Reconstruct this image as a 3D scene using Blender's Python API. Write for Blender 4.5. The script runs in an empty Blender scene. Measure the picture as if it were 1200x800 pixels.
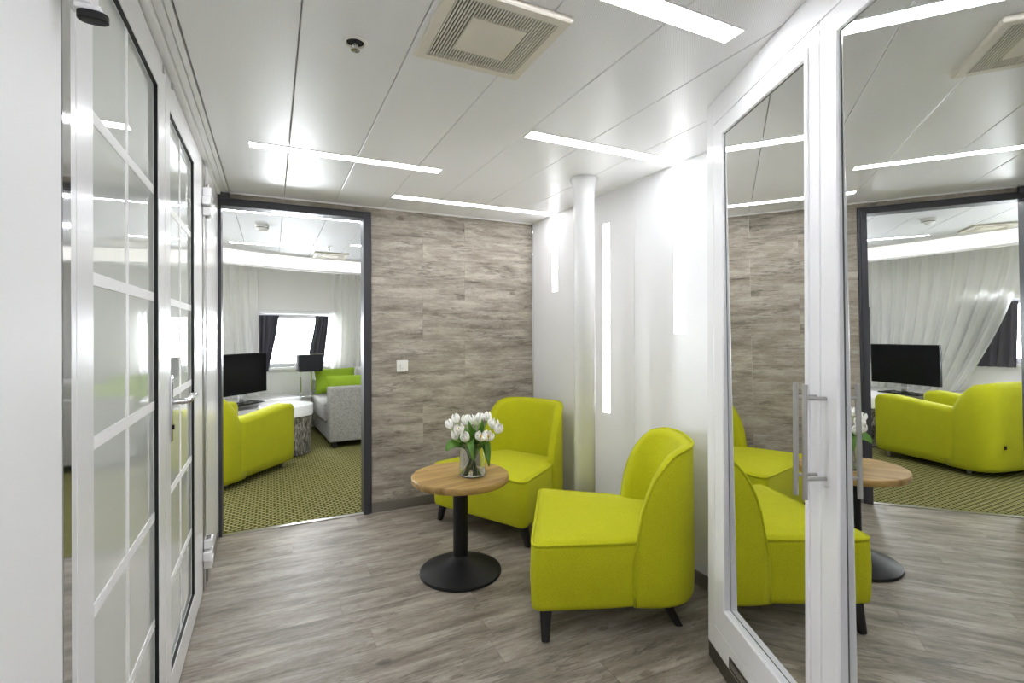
import bpy, bmesh, math, random
from math import sin, cos, pi, radians, sqrt, atan2
from mathutils import Vector, Matrix
random.seed(7)
S = bpy.context.scene
COL = S.collection

# ------------------------------------------------------------------ camera
F_PX = 583.2035
cd = bpy.data.cameras.new('camera'); cam = bpy.data.objects.new('camera', cd); COL.objects.link(cam)
cd.sensor_width = 36.0; cd.lens = F_PX / 1200 * 36.0
cd.shift_x = 0.0; cd.shift_y = -11.743 / 1200
cd.clip_start = 0.02
yaw, roll = 0.45, -0.0027
fw = Vector((sin(yaw), cos(yaw), 0)); rt = Vector((cos(yaw), -sin(yaw), 0)); up = Vector((0, 0, 1))
rt2 = rt * cos(roll) + up * sin(roll); up2 = up * cos(roll) - rt * sin(roll)
m = Matrix((rt2, up2, -fw)).transposed().to_4x4()
m.translation = Vector((-1.8788, -3.4974, 1.2433))
cam.matrix_world = m
S.camera = cam

# ------------------------------------------------------------------ world, exposure
W = bpy.data.worlds.new('sky'); S.world = W; W.use_nodes = True
bg = W.node_tree.nodes['Background']
bg.inputs[0].default_value = (0.90, 0.95, 1.0, 1); bg.inputs[1].default_value = 26.0
S.view_settings.view_transform = 'Standard'; S.view_settings.look = 'None'
S.view_settings.gamma = 1.0; S.view_settings.use_curve_mapping = False
S.view_settings.exposure = 1.04
STRIP = 17.0          # radiance of the lamp diffusers
S.cycles.max_bounces = 14; S.cycles.diffuse_bounces = 6; S.cycles.glossy_bounces = 6
S.cycles.transmission_bounces = 10; S.cycles.transparent_max_bounces = 12
S.cycles.caustics_reflective = False; S.cycles.caustics_refractive = False
S.cycles.sample_clamp_indirect = 8.0

# ------------------------------------------------------------------ materials
def srgb(r, g, b):
    def f(c):
        c /= 255.0
        return c / 12.92 if c <= .04045 else ((c + .055) / 1.055) ** 2.4
    return (f(r), f(g), f(b), 1)

class NT:
    def __init__(s, name):
        s.m = bpy.data.materials.new(name); s.m.use_nodes = True
        s.t = s.m.node_tree; s.p = s.t.nodes['Principled BSDF']; s.out = s.t.nodes['Material Output']
    def n(s, typ, **kw):
        nd = s.t.nodes.new(typ)
        for k, v in kw.items():
            if k.startswith('i_'):
                key = k[2:]
                nd.inputs[int(key) if key.isdigit() else key.replace('_', ' ')].default_value = v
            else: setattr(nd, k, v)
        return nd
    def l(s, a, b): s.t.links.new(a, b)
    def ramp(s, fac, stops):
        r = s.n('ShaderNodeValToRGB'); e = r.color_ramp.elements
        while len(e) < len(stops): e.new(.5)
        for x, (p, c) in zip(e, stops): x.position = p; x.color = c
        s.l(fac, r.inputs[0]); return r.outputs[0]
    def math(s, op, a, b=None, c=None):
        nd = s.n('ShaderNodeMath', operation=op)
        for i, v in enumerate((a, b, c)):
            if v is None: continue
            if isinstance(v, (int, float)): nd.inputs[i].default_value = v
            else: s.l(v, nd.inputs[i])
        return nd.outputs[0]
    def mix(s, fac, a, b, typ='MIX'):
        nd = s.n('ShaderNodeMix', data_type='RGBA', blend_type=typ)
        for i, v in ((0, fac), (6, a), (7, b)):
            if isinstance(v, (int, float, tuple)): nd.inputs[i].default_value = v
            else: s.l(v, nd.inputs[i])
        return nd.outputs[2]
    def bump(s, h, strength=.3, dist=.002):
        b = s.n('ShaderNodeBump'); b.inputs['Strength'].default_value = strength; b.inputs['Distance'].default_value = dist
        s.l(h, b.inputs['Height']); s.l(b.outputs[0], s.p.inputs['Normal'])

def plain(name, col, rough=.5, metal=0.0, spec=.5, coat=0.0, noise=0.0, nscale=60):
    k = NT(name); p = k.p
    p.inputs['Base Color'].default_value = col; p.inputs['Roughness'].default_value = rough
    p.inputs['Metallic'].default_value = metal; p.inputs['Specular IOR Level'].default_value = spec
    p.inputs['Coat Weight'].default_value = coat
    g = k.n('ShaderNodeNewGeometry')
    nz = k.n('ShaderNodeTexNoise', i_Scale=nscale, i_Detail=3.0); k.l(g.outputs['Position'], nz.inputs['Vector'])
    if noise: k.bump(nz.outputs[0], noise, .001)
    else:
        r = k.math('MULTIPLY_ADD', nz.outputs[0], .06, rough - .03); k.l(r, p.inputs['Roughness'])
    return k.m

def wood_planks(name, dark, mid, light, axis_scale, rough=.5, bstr=.25):
    k = NT(name); p = k.p
    g = k.n('ShaderNodeNewGeometry'); oi = k.n('ShaderNodeObjectInfo')
    off = k.n('ShaderNodeVectorMath', operation='SCALE'); off.inputs[0].default_value = (7.3, 3.1, 5.7); k.l(oi.outputs['Random'], off.inputs['Scale'])
    ad = k.n('ShaderNodeVectorMath', operation='ADD'); k.l(g.outputs['Position'], ad.inputs[0]); k.l(off.outputs[0], ad.inputs[1])
    def st(sc):
        mp = k.n('ShaderNodeMapping'); mp.inputs['Scale'].default_value = sc; k.l(ad.outputs[0], mp.inputs[0]); return mp.outputs[0]
    a = axis_scale
    warp = k.n('ShaderNodeTexNoise', i_Scale=1.0, i_Detail=3.0); k.l(st((2.5, 6*a[1]+.01, 6*a[2]+.01)), warp.inputs[0])
    n1 = k.n('ShaderNodeTexNoise', i_Scale=1.0, i_Detail=9.0, i_Roughness=.72, i_Distortion=.3); k.l(st((2.4, 13*a[1], 13*a[2])), n1.inputs[0])
    n2 = k.n('ShaderNodeTexNoise', i_Scale=1.0, i_Detail=4.0, i_Roughness=.75); k.l(st((34, 170*a[1], 170*a[2])), n2.inputs[0])
    n3 = k.n('ShaderNodeTexNoise', i_Scale=1.0, i_Detail=6.0, i_Roughness=.6, i_Distortion=.25); k.l(st((2.4, 21*a[1], 21*a[2])), n3.inputs[0])
    n4 = k.n('ShaderNodeTexNoise', i_Scale=1.0, i_Detail=3.0); k.l(st((3.1, 9*a[1], 9*a[2])), n4.inputs[0])
    vo = k.n('ShaderNodeTexVoronoi', i_Scale=1.0, feature='F1'); k.l(st((3.0, 6.0*a[1], 6.0*a[2])), vo.inputs[0])
    c = k.ramp(n1.outputs[0], [(.33, dark), (.49, mid), (.63, light)])
    fine = k.ramp(n2.outputs[0], [(.32, (.70, .69, .68, 1)), (.56, (1.03, 1.03, 1.02, 1)), (.7, (1.12, 1.11, 1.1, 1))])
    c = k.mix(.75, c, fine, 'MULTIPLY')
    dist = k.math('ABSOLUTE', k.math('SUBTRACT', n3.outputs[0], .5))
    line = k.ramp(dist, [(.0, (1, 1, 1, 1)), (.012, (.75, .75, .75, 1)), (.03, (0, 0, 0, 1))])
    mask = k.ramp(n4.outputs[0], [(.47, (0, 0, 0, 1)), (.60, (1, 1, 1, 1))])
    ck = k.mix(1.0, line, mask, 'MULTIPLY')
    c = k.mix(k.math('MULTIPLY', ck, .55), c, (.045, .040, .035, 1))
    knot = k.ramp(vo.outputs['Distance'], [(.0, (.22, .19, .16, 1)), (.045, (.50, .46, .42, 1)), (.06, (.35, .32, .29, 1)), (.11, (1, 1, 1, 1))])
    c = k.mix(.75, c, knot, 'MULTIPLY')
    tone = k.math('MULTIPLY_ADD', oi.outputs['Random'], .08, .96)
    tc = k.n('ShaderNodeCombineColor'); [k.l(tone, tc.inputs[i]) for i in range(3)]
    c = k.mix(1.0, c, tc.outputs[0], 'MULTIPLY')
    k.l(c, p.inputs['Base Color']); p.inputs['Roughness'].default_value = rough
    h = k.math('SUBTRACT', n2.outputs[0], k.math('MULTIPLY', ck, 1.0)); k.bump(h, bstr, .0015)
    return k.m

def fabric(name, col, pitch, contrast=.25, rough=.9, sheen=.04, second=None):
    k = NT(name); p = k.p
    tc = k.n('ShaderNodeTexCoord')
    vo = k.n('ShaderNodeTexVoronoi', i_Scale=1.0 / pitch, feature='F1'); k.l(tc.outputs['Object'], vo.inputs[0])
    nz = k.n('ShaderNodeTexNoise', i_Scale=14.0, i_Detail=3.0); k.l(tc.outputs['Object'], nz.inputs[0])
    d = tuple(x * (1 - contrast) for x in col[:3]) + (1,)
    if second: d = second
    c = k.ramp(vo.outputs['Distance'], [(.25, col), (.75, d)])
    v = k.ramp(nz.outputs[0], [(.3, (.97, .97, .97, 1)), (.7, (1.02, 1.02, 1.02, 1))])
    c = k.mix(1.0, c, v, 'MULTIPLY'); k.l(c, p.inputs['Base Color'])
    p.inputs['Roughness'].default_value = rough; p.inputs['Specular IOR Level'].default_value = .2
    p.inputs['Sheen Weight'].default_value = sheen; p.inputs['Sheen Roughness'].default_value = .5
    k.bump(k.math('SUBTRACT', 1.0, vo.outputs['Distance']), .35, .0008)
    return k.m

def emis(name, col, strength):
    k = NT(name); k.p.inputs['Base Color'].default_value = (.8, .8, .8, 1)
    k.p.inputs['Emission Color'].default_value = col; k.p.inputs['Emission Strength'].default_value = strength
    return k.m

M = {}
M['white'] = plain('white_paint', srgb(244, 244, 244), .55)
M['whitegloss'] = plain('white_lacquer', srgb(242, 242, 243), .22)
M['ceilmatt'] = plain('matt_ceiling_metal', srgb(206, 206, 210), .6)
M['wallwhite'] = plain('white_wall_laminate', srgb(243, 243, 244), .33, spec=.4)
M['plaster'] = plain('white_plaster', srgb(235, 234, 231), .7)
M['dark'] = plain('anthracite_metal', srgb(56, 56, 62), .42)
M['black'] = plain('black_rubber', (.006, .006, .006, 1), .6)
M['blackwood'] = plain('black_lacquered_wood', (.009, .008, .008, 1), .35)
M['blackmetal'] = plain('black_cast_metal', (.006, .006, .006, 1), .5, spec=.3, noise=.15, nscale=300)
M['steel'] = plain('brushed_steel', srgb(178, 176, 172), .3, 1.0)
M['chrome'] = plain('chrome', srgb(225, 225, 228), .06, 1.0)
M['skirt'] = plain('steel_skirting', srgb(150, 146, 138), .38, .85)
M['kick'] = plain('dark_steel_kick', srgb(92, 88, 82), .32, .8)
M['beige'] = plain('beige_vent_metal', srgb(224, 218, 204), .5)
M['plastic'] = plain('white_plastic', srgb(236, 235, 230), .35)
M['screen'] = plain('black_screen', (.004, .004, .005, 1), .25, spec=.25)
M['shade'] = plain('black_lamp_shade', (.010, .010, .014, 1), .8)
M['green'] = fabric('chartreuse_wool', (.530, .535, .012, 1), .0042, .14)
M['green2'] = fabric('lime_felt', (.440, .450, .012, 1), .003, .06)
M['pillow'] = fabric('apple_green_cotton', (.28, .42, .028, 1), .003, .08)
M['grey'] = fabric('grey_woven_upholstery', srgb(176, 174, 168), .012, .3)
M['darkcurtain'] = fabric('charcoal_satin', srgb(88, 86, 94), .004, .1, rough=.42)
M['floorwood'] = wood_planks('grey_oak_floor', srgb(100, 92, 81), srgb(142, 133, 121), srgb(172, 163, 151), (1, 1, 0), .42, .25)
M['wallwood'] = wood_planks('grey_weathered_wall_boards', srgb(120, 112, 100), srgb(164, 155, 142), srgb(196, 188, 176), (1, 0, 1), .55, .3)
M['lamp'] = emis('lamp_diffuser', (.965, .975, 1.03, 1), STRIP)
M['cornerlamp'] = emis('corner_lamp_diffuser', (.965, .975, 1.03, 1), 8.5)
M['walllamp'] = emis('wall_lamp_diffuser', (.98, .985, 1, 1), 3.2)
M['cove'] = emis('cove_diffuser', (1, .98, .92, 1), .42)
M['glassedge'] = plain('dark_green_glass_edge', srgb(74, 84, 70), .3)
M['leaf'] = plain('tulip_leaf_green', srgb(92, 138, 48), .40)
M['stem'] = plain('tulip_stem_green', srgb(136, 174, 78), .45)
M['petal'] = plain('white_petal', srgb(252, 251, 246), .5)
M['pollen'] = plain('yellow_stamen', srgb(214, 170, 40), .6)

def mk_ceiling(name):
    k = NT(name); p = k.p
    g = k.n('ShaderNodeNewGeometry')
    sx = k.n('ShaderNodeSeparateXYZ'); k.l(g.outputs['Position'], sx.inputs[0])
    def wv(o): return k.math('SINE', k.math('MULTIPLY', o, 2 * pi / .0062))
    d = k.math('MULTIPLY', wv(sx.outputs[0]), wv(sx.outputs[1]))
    c = k.ramp(d, [(.45, srgb(244, 244, 245)), (.80, srgb(206, 206, 208))])
    k.l(c, p.inputs['Base Color']); p.inputs['Roughness'].default_value = .32
    p.inputs['Metallic'].default_value = .0; p.inputs['Specular IOR Level'].default_value = .5
    return k.m
M['ceil'] = mk_ceiling('perforated_white_ceiling_metal')

def mk_mirror():
    k = NT('mirror_glass'); p = k.p
    p.inputs['Base Color'].default_value = (.84, .85, .835, 1); p.inputs['Metallic'].default_value = 1; p.inputs['Roughness'].default_value = 0.0
    return k.m
M['mirror'] = mk_mirror()

def mk_satin():
    k = NT('back_painted_door_glass'); p = k.p
    p.inputs['Base Color'].default_value = srgb(224, 228, 223); p.inputs['Roughness'].default_value = .0
    p.inputs['IOR'].default_value = 1.5; p.inputs['Specular IOR Level'].default_value = .5
    p.inputs['Coat Weight'].default_value = .5; p.inputs['Coat Roughness'].default_value = .0
    return k.m
M['doorglass'] = mk_satin()

def mk_glass(name, col=(1, 1, 1, 1), ior=1.45):
    k = NT(name); p = k.p
    p.inputs['Base Color'].default_value = col; p.inputs['Transmission Weight'].default_value = 1
    p.inputs['Roughness'].default_value = 0; p.inputs['IOR'].default_value = ior
    return k.m
M['glass'] = mk_glass('vase_glass', (.97, .99, .97, 1), 1.42)
M['water'] = mk_glass('vase_water', (.97, 1, .97, 1), 1.2)

def mk_pane():
    k = NT('window_glass')
    tr = k.n('ShaderNodeBsdfTransparent'); gl = k.n('ShaderNodeBsdfGlossy'); gl.inputs['Roughness'].default_value = 0
    fr = k.n('ShaderNodeFresnel', i_IOR=1.45); mx = k.n('ShaderNodeMixShader')
    k.l(fr.outputs[0], mx.inputs[0]); k.l(tr.outputs[0], mx.inputs[1]); k.l(gl.outputs[0], mx.inputs[2]); k.l(mx.outputs[0], k.out.inputs[0])
    return k.m
M['pane'] = mk_pane()

def mk_sheer():
    k = NT('sheer_voile')
    df = k.n('ShaderNodeBsdfDiffuse'); df.inputs[0].default_value = srgb(252, 252, 250)
    tl = k.n('ShaderNodeBsdfTranslucent'); tl.inputs[0].default_value = srgb(252, 252, 250)
    tr = k.n('ShaderNodeBsdfTransparent')
    tc = k.n('ShaderNodeTexCoord'); wv = k.n('ShaderNodeTexNoise', i_Scale=400.0); k.l(tc.outputs['Object'], wv.inputs[0])
    a = k.n('ShaderNodeMixShader'); a.inputs[0].default_value = .5; k.l(df.outputs[0], a.inputs[1]); k.l(tl.outputs[0], a.inputs[2])
    b = k.n('ShaderNodeMixShader'); k.l(k.math('MULTIPLY_ADD', wv.outputs[0], .1, .08), b.inputs[0]); k.l(a.outputs[0], b.inputs[1]); k.l(tr.outputs[0], b.inputs[2])
    k.l(b.outputs[0], k.out.inputs[0]); return k.m
M['sheer'] = mk_sheer()

def mk_carpet():
    k = NT('green_woven_carpet'); p = k.p
    g = k.n('ShaderNodeNewGeometry')
    b = k.n('ShaderNodeTexBrick', i_Scale=1.0, i_Mortar_Size=.0085, i_Mortar_Smooth=.35, i_Brick_Width=.046, i_Row_Height=.027, offset=.5)
    k.l(g.outputs['Position'], b.inputs[0])
    b.inputs['Color1'].default_value = srgb(180, 174, 118); b.inputs['Color2'].default_value = srgb(168, 162, 104); b.inputs['Mortar'].default_value = srgb(74, 74, 36)
    nz = k.n('ShaderNodeTexNoise', i_Scale=260.0, i_Detail=2.0); k.l(g.outputs['Position'], nz.inputs[0])
    v = k.ramp(nz.outputs[0], [(.3, (.72, .72, .70, 1)), (.7, (1.12, 1.12, 1.1, 1))])
    k.l(k.mix(1.0, b.outputs[0], v, 'MULTIPLY'), p.inputs['Base Color'])
    p.inputs['Roughness'].default_value = .95; p.inputs['Specular IOR Level'].default_value = .1
    k.bump(k.math('SUBTRACT', nz.outputs[0], b.outputs['Fac']), .6, .003); return k.m
M['carpet'] = mk_carpet()

def mk_tabletop():
    k = NT('oiled_oak_top'); p = k.p
    tc = k.n('ShaderNodeTexCoord'); mp = k.n('ShaderNodeMapping'); mp.inputs['Scale'].default_value = (3, 22, 22); mp.inputs['Rotation'].default_value = (0, 0, .25)
    k.l(tc.outputs['Object'], mp.inputs[0])
    n1 = k.n('ShaderNodeTexNoise', i_Scale=1.0, i_Detail=5.0); k.l(mp.outputs[0], n1.inputs[0])
    st = k.n('ShaderNodeSeparateXYZ'); k.l(mp.outputs[0], st.inputs[0])
    lam = k.math('FLOOR', k.math('MULTIPLY', st.outputs[1], .9))
    wn = k.n('ShaderNodeTexWhiteNoise', noise_dimensions='1D'); k.l(lam, wn.inputs['W'])
    c = k.ramp(n1.outputs[0], [(.3, srgb(138, 106, 54)), (.55, srgb(178, 145, 86)), (.75, srgb(202, 172, 112))])
    t = k.ramp(wn.outputs[0], [(0, (.84, .83, .8, 1)), (1, (1.05, 1.05, 1.04, 1))])
    k.l(k.mix(1.0, c, t, 'MULTIPLY'), p.inputs['Base Color']); p.inputs['Roughness'].default_value = .4
    k.bump(n1.outputs[0], .1, .001); return k.m
M['oak'] = mk_tabletop()

def mk_bark():
    k = NT('grey_bark_print'); p = k.p
    tc = k.n('ShaderNodeTexCoord'); mp = k.n('ShaderNodeMapping'); mp.inputs['Scale'].default_value = (45, 45, 13); k.l(tc.outputs['Object'], mp.inputs[0])
    n1 = k.n('ShaderNodeTexNoise', i_Scale=1.0, i_Detail=6.0, i_Roughness=.7, i_Distortion=1.0); k.l(mp.outputs[0], n1.inputs[0])
    c = k.ramp(n1.outputs[0], [(.38, srgb(46, 44, 42)), (.5, srgb(120, 116, 108)), (.64, srgb(196, 190, 180))])
    k.l(c, p.inputs['Base Color']); p.inputs['Roughness'].default_value = .85; k.bump(n1.outputs[0], .6, .004); return k.m
M['bark'] = mk_bark()

# ------------------------------------------------------------------ object helpers
def link(o, parent=None):
    COL.objects.link(o)
    if parent: o.parent = parent
    return o
def tag(o, label=None, cat=None, group=None, kind=None):
    for a, b in (('label', label), ('category', cat), ('group', group), ('kind', kind)):
        if b: o[a] = b
    return o
def empty(name, loc=(0, 0, 0), rz=0, label=None, cat=None, group=None, kind=None):
    o = bpy.data.objects.new(name, None); o.empty_display_size = .1
    o.location = loc; o.rotation_euler = (0, 0, rz); link(o)
    return tag(o, label, cat, group, kind)
class MB:
    def __init__(s): s.v = []; s.f = []
    def box(s, a, b):
        x0, y0, z0 = [min(p, q) for p, q in zip(a, b)]; x1, y1, z1 = [max(p, q) for p, q in zip(a, b)]
        n = len(s.v)
        s.v += [(x0, y0, z0), (x1, y0, z0), (x1, y1, z0), (x0, y1, z0), (x0, y0, z1), (x1, y0, z1), (x1, y1, z1), (x0, y1, z1)]
        s.f += [tuple(n + i for i in q) for q in ((0, 3, 2, 1), (4, 5, 6, 7), (0, 1, 5, 4), (1, 2, 6, 5), (2, 3, 7, 6), (3, 0, 4, 7))]
        return s
    def rings(s, rs, cap0=True, cap1=True, closed=True):
        n = len(s.v); k = len(rs[0])
        for r in rs: s.v += [tuple(p) for p in r]
        for i in range(len(rs) - 1):
            for j in range(k if closed else k - 1):
                a = n + i * k + j; b = n + i * k + (j + 1) % k
                s.f.append((a, b, b + k, a + k))
        if closed and cap0: s.f.append(tuple(n + j for j in reversed(range(k))))
        if closed and cap1: s.f.append(tuple(n + (len(rs) - 1) * k + j for j in range(k)))
        return s
    def lathe(s, prof, c=(0, 0), seg=40, cap0=True, cap1=True):
        return s.rings([[(c[0] + r * cos(2 * pi * j / seg), c[1] + r * sin(2 * pi * j / seg), z) for j in range(seg)] for r, z in prof], cap0, cap1)
    def tube(s, pts, r, seg=8):
        pts = [Vector(p) for p in pts]; rs = []
        for i, p in enumerate(pts):
            t = (pts[min(i + 1, len(pts) - 1)] - pts[max(i - 1, 0)]).normalized()
            a = t.orthogonal().normalized() if i == 0 else (u - t * u.dot(t)).normalized()
            u = a; b = t.cross(a); rr = r[i] if isinstance(r, (list, tuple)) else r
            rs.append([p + a * rr * cos(2 * pi * j / seg) + b * rr * sin(2 * pi * j / seg) for j in range(seg)])
        return s.rings(rs)
    def build(s, name, mat, parent=None, bevel=0, seg=2, smooth=False, fixn=True):
        me = bpy.data.meshes.new(name); bm = bmesh.new()
        vs = [bm.verts.new(p) for p in s.v]
        for f in s.f:
            try: bm.faces.new([vs[i] for i in f])
            except ValueError: pass
        if fixn: bmesh.ops.recalc_face_normals(bm, faces=bm.faces)
        if bevel:
            bmesh.ops.bevel(bm, geom=[e for e in bm.edges if len(e.link_faces) == 2 and e.calc_face_angle(0) > .5], offset=bevel, segments=seg, affect='EDGES', profile=.6)
        bm.to_mesh(me); bm.free()
        if smooth:
            for p in me.polygons: p.use_smooth = True
            if smooth != 'all' and hasattr(me, 'set_sharp_from_angle'): me.set_sharp_from_angle(angle=radians(38))
        me.materials.append(M[mat] if isinstance(mat, str) else mat)
        return link(bpy.data.objects.new(name, me), parent)
def box(name, a, b, mat, parent=None, bevel=0, seg=2): return MB().box(a, b).build(name, mat, parent, bevel, seg, smooth=bevel >= .01)
def struct(o, label=None): return tag(o, label, None, None, 'structure')
def copy_tree(o, parent=None):
    c = o.copy(); COL.objects.link(c)
    if parent: c.parent = parent
    for ch in list(o.children): copy_tree(ch, c)
    return c
def lerp(a, b, t): return a + (b - a) * t
def interp(x, xs, ys):
    if x <= xs[0]: return ys[0]
    for i in range(len(xs) - 1):
        if x <= xs[i + 1]: return lerp(ys[i], ys[i + 1], (x - xs[i]) / (xs[i + 1] - xs[i]))
    return ys[-1]
def pillow_mesh(w, h, d, n=14, e=.35):
    mb = MB(); top = []; 
    def pt(i, j, sgn):
        u = -1 + 2 * i / n; v = -1 + 2 * j / n
        k = ((1 - abs(u) ** 2.6) * (1 - abs(v) ** 2.6)) ** e
        pinch = 1 - .06 * (1 - abs(u) ** 2) * abs(v) - 0
        pin2 = 1 - .06 * (1 - abs(v) ** 2) * abs(u)
        return (u * w / 2 * pin2, sgn * d / 2 * k, v * h / 2 * pinch)
    for sgn in (-1, 1):
        b = len(mb.v)
        mb.v += [pt(i, j, sgn) for i in range(n + 1) for j in range(n + 1)]
        for i in range(n):
            for j in range(n):
                a = b + i * (n + 1) + j; q = (a, a + n + 1, a + n + 2, a + 1)
                mb.f.append(q if sgn < 0 else q[::-1])
    return mb

H = 2.1
# ================================================================== room shell
# ---- floor (lounge)
fl = struct(MB().box((-2.3, -5.0, -.08), (.0, 0.0, -.004)).build('floor', 'skirt'))
# planks, laid along X, staggered
pw, plen = .15, 1.22
row = 0; y = 0.0
while y > -4.95:
    y1 = max(y - pw, -5.0); x = -2.2 - random.random() * plen
    while x < 0:
        x0, x1 = max(x, -2.2), min(x + plen, 0)
        if x1 - x0 > .02:
            g = .0005
            box('plank', (x0 + g, y1 + g, -.004), (x1 - g, y - g, 0), 'floorwood', fl)
        x += plen
    y = y1; row += 1
# ---- carpet floor next door
fl2 = struct(box('floor', (-4.7, .03, -.08), (1.3, 4.2, 0), 'carpet'))
box('threshold', (-2.153, -.004, 0), (-1.3165, .032, .006), 'steel', fl2, .002)
# ---- ceiling: panels run along Y
def ceiling_panels(parent, edges, y0, y1, mat='ceil'):
    for a, b in zip(edges[:-1], edges[1:]):
        g = .0014
        MB().box((a + g, y0, H), (b - g, y1, H + .02)).build('ceiling_panel', mat, parent, .0035, 2)
ce = struct(box('ceiling', (-2.3, -5.0, H + .021), (.1, 0.1, H + .08), 'white'))
x0 = -1.8051; sp = .3055
edges = [-2.108] + [x0 + k * sp for k in range(6)] + [-.006]
ceiling_panels(ce, edges, -4.95, -.012)
box('edge_channel', (-2.128, -4.95, H - .004), (-2.112, -.012, H + .02), 'white', ce)
box('edge_channel', (-2.152, -4.95, H - .012), (-2.130, -.012, H + .02), 'ceil', ce)
box('edge_channel', (-2.176, -4.95, H - .028), (-2.154, -.012, H + .02), 'white', ce)
ce2 = struct(box('ceiling', (-4.7, .1, H + .021), (1.3, 4.2, H + .08), 'white'))
ceiling_panels(ce2, [x0 + k * sp for k in range(-9, 11)], .101, 4.1, 'ceilmatt')
# ---- walls of the lounge
wb = struct(MB().box((-2.35, .008, 0), (-2.175, .1, 2.5)).box((-1.263, .008, 0), (.1, .1, 2.5)).box((-2.175, .008, 2.062), (-1.263, .1, 2.5)).build('wall_back', 'plaster'), 'wall clad in grey weathered wood boards around the dark doorway')
ph = .1475
for r in range(15):
    z0, z1 = r * ph, min((r + 1) * ph, H - .004)
    if z1 - z0 < .01: continue
    jo = [-.9, -.58][r % 2] if r % 3 else -.9
    if r % 4 == 2: jo = -.58
    if z1 > 2.062:
        box('plank', (-2.17, 0, max(z0, 2.0625)), (-1.2605, .008, z1), 'wallwood', wb)
    segs = [(-1.2605, jo), (jo, -.0)]
    for a, b in segs:
        box('plank', (a + .0005, .0002 * (r % 3), z0 + .0004), (b - .0005, .008, z1 - .0004), 'wallwood', wb)
wr = struct(MB().box((0, -5.0, 0), (.1, .1, 2.5)).build('wall_right', 'wallwhite'), 'white laminate wall with vertical light strips beside the chairs')
yj = -1.2305
# thin panels with a joint
for a, b in ((-1.2292, -.012), (-2.4, -1.2318)):
    box('wall_panel', (-.004, a, .07), (0, b, H - .004), 'wallwhite', wr, .0012, 1)
box('corner_profile', (-.016, -.014, .0), (.0, .0, H - .004), 'chrome', wr, .004)
MB().box((-2.35, -5.0, 0), (-2.2, .1, 2.5)).build('wall_left', 'white')
wl = COL.objects['wall_left'] if 'wall_left' in COL.objects else None
wl = bpy.data.objects['wall_left']; struct(wl, 'white wall on the left around the glazed double doors')
box('wall_panel', (-2.2, -.60, .065), (-2.170, -.001, H - .028), 'whitegloss', wl, .002)
box('wall_panel', (-2.2, -4.95, .0), (-2.1745, -2.487, H - .028), 'white', wl, .002)
box('steel_strip', (-2.2, -2.484, .0), (-2.1745, -2.449, H - .028), 'chrome', wl)
box('door_jamb', (-2.2, -2.448, .0), (-2.1745, -2.424, H - .028), 'whitegloss', wl, .002)
box('door_jamb', (-2.2, -.858, .0), (-2.176, -.722, H - .028), 'whitegloss', wl, .003)
box('door_jamb', (-2.2, -.700, .0), (-2.172, -.640, H - .028), 'steel', wl, .004)
wf = struct(MB().box((-2.35, -5.1, 0), (.1, -4.95, 2.5)).build('wall_front', 'white'))
wc = struct(MB().box((-.95, -4.95, 0), (-.85, -3.45, 2.5)).build('wall_closet', 'white'))
# skirtings and top trims
struct(box('baseboard_back', (-1.262, -.007, 0), (-.0, 0, .07), 'skirt', None, .002))
struct(box('baseboard_right', (-.008, -2.4, 0), (0, -.008, .07), 'skirt', None, .002))
struct(box('baseboard_left', (-2.18, -.60, 0), (-2.168, -.008, .065), 'skirt', None, .002))
struct(box('trim_1', (-2.108, -.012, H - .008), (-.0, -.0, H + .015), 'white', None, .002))
struct(box('trim_2', (-.012, -2.4, H - .006), (-.0045, -.012, H + .015), 'white', None, .002))

# ---- dark steel door casing
dc = empty('door_3', (-2.175, 0, 0), 0, 'anthracite metal door casing of the open doorway to the carpeted lounge', None, None, 'structure')
def casing(name, a, b, bev=.004): return box(name, (a[0] + 2.175, a[1], a[2]), (b[0] + 2.175, b[1], b[2]), 'dark', dc, bev)
casing('jamb', (-1.3165, -.012, 0), (-1.263, .1, 2.062)); casing('stop', (-1.3165, -.02, 0), (-1.279, -.012, 2.046), .002)
casing('jamb', (-2.175, -.012, 0), (-2.153, .1, 2.062)); casing('head', (-2.153, -.012, 2.014), (-1.3165, .1, 2.062)); casing('stop', (-2.153, -.02, 2.014), (-1.3252, -.012, 2.046), .002)
casing('closer_block', (-2.168, -.045, 2.045), (-2.105, -.012, 2.088), .006)

# ---- next room walls (bowed outer wall with two windows)
FAS = [(-4.3, .45), (-3.9, .84), (-3.4, 1.40), (-2.9, 1.88), (-2.33, 2.33), (-1.88, 2.58), (-1.4, 2.74), (-.88, 2.85), (-.3, 2.94), (.3, 3.0), (1.25, 3.05)]
def smooth_poly(P, n=4):
    out = []
    for i in range(len(P) - 1):
        p0, p1, p2, p3 = [Vector(P[max(0, min(len(P) - 1, i + k))]) for k in (-1, 0, 1, 2)]
        for j in range(n):
            t = j / n
            out.append(.5 * ((2 * p1) + (-p0 + p2) * t + (2 * p0 - 5 * p1 + 4 * p2 - p3) * t * t + (-p0 + 3 * p1 - 3 * p2 + p3) * t ** 3))
    out.append(Vector(P[-1])); return out
FA = smooth_poly(FAS)
def offset(P, d):
    out = []
    for i, p in enumerate(P):
        t = (P[min(i + 1, len(P) - 1)] - P[max(i - 1, 0)]).normalized()
        out.append(p + Vector((-t.y, t.x)) * d)
    return out
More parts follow.
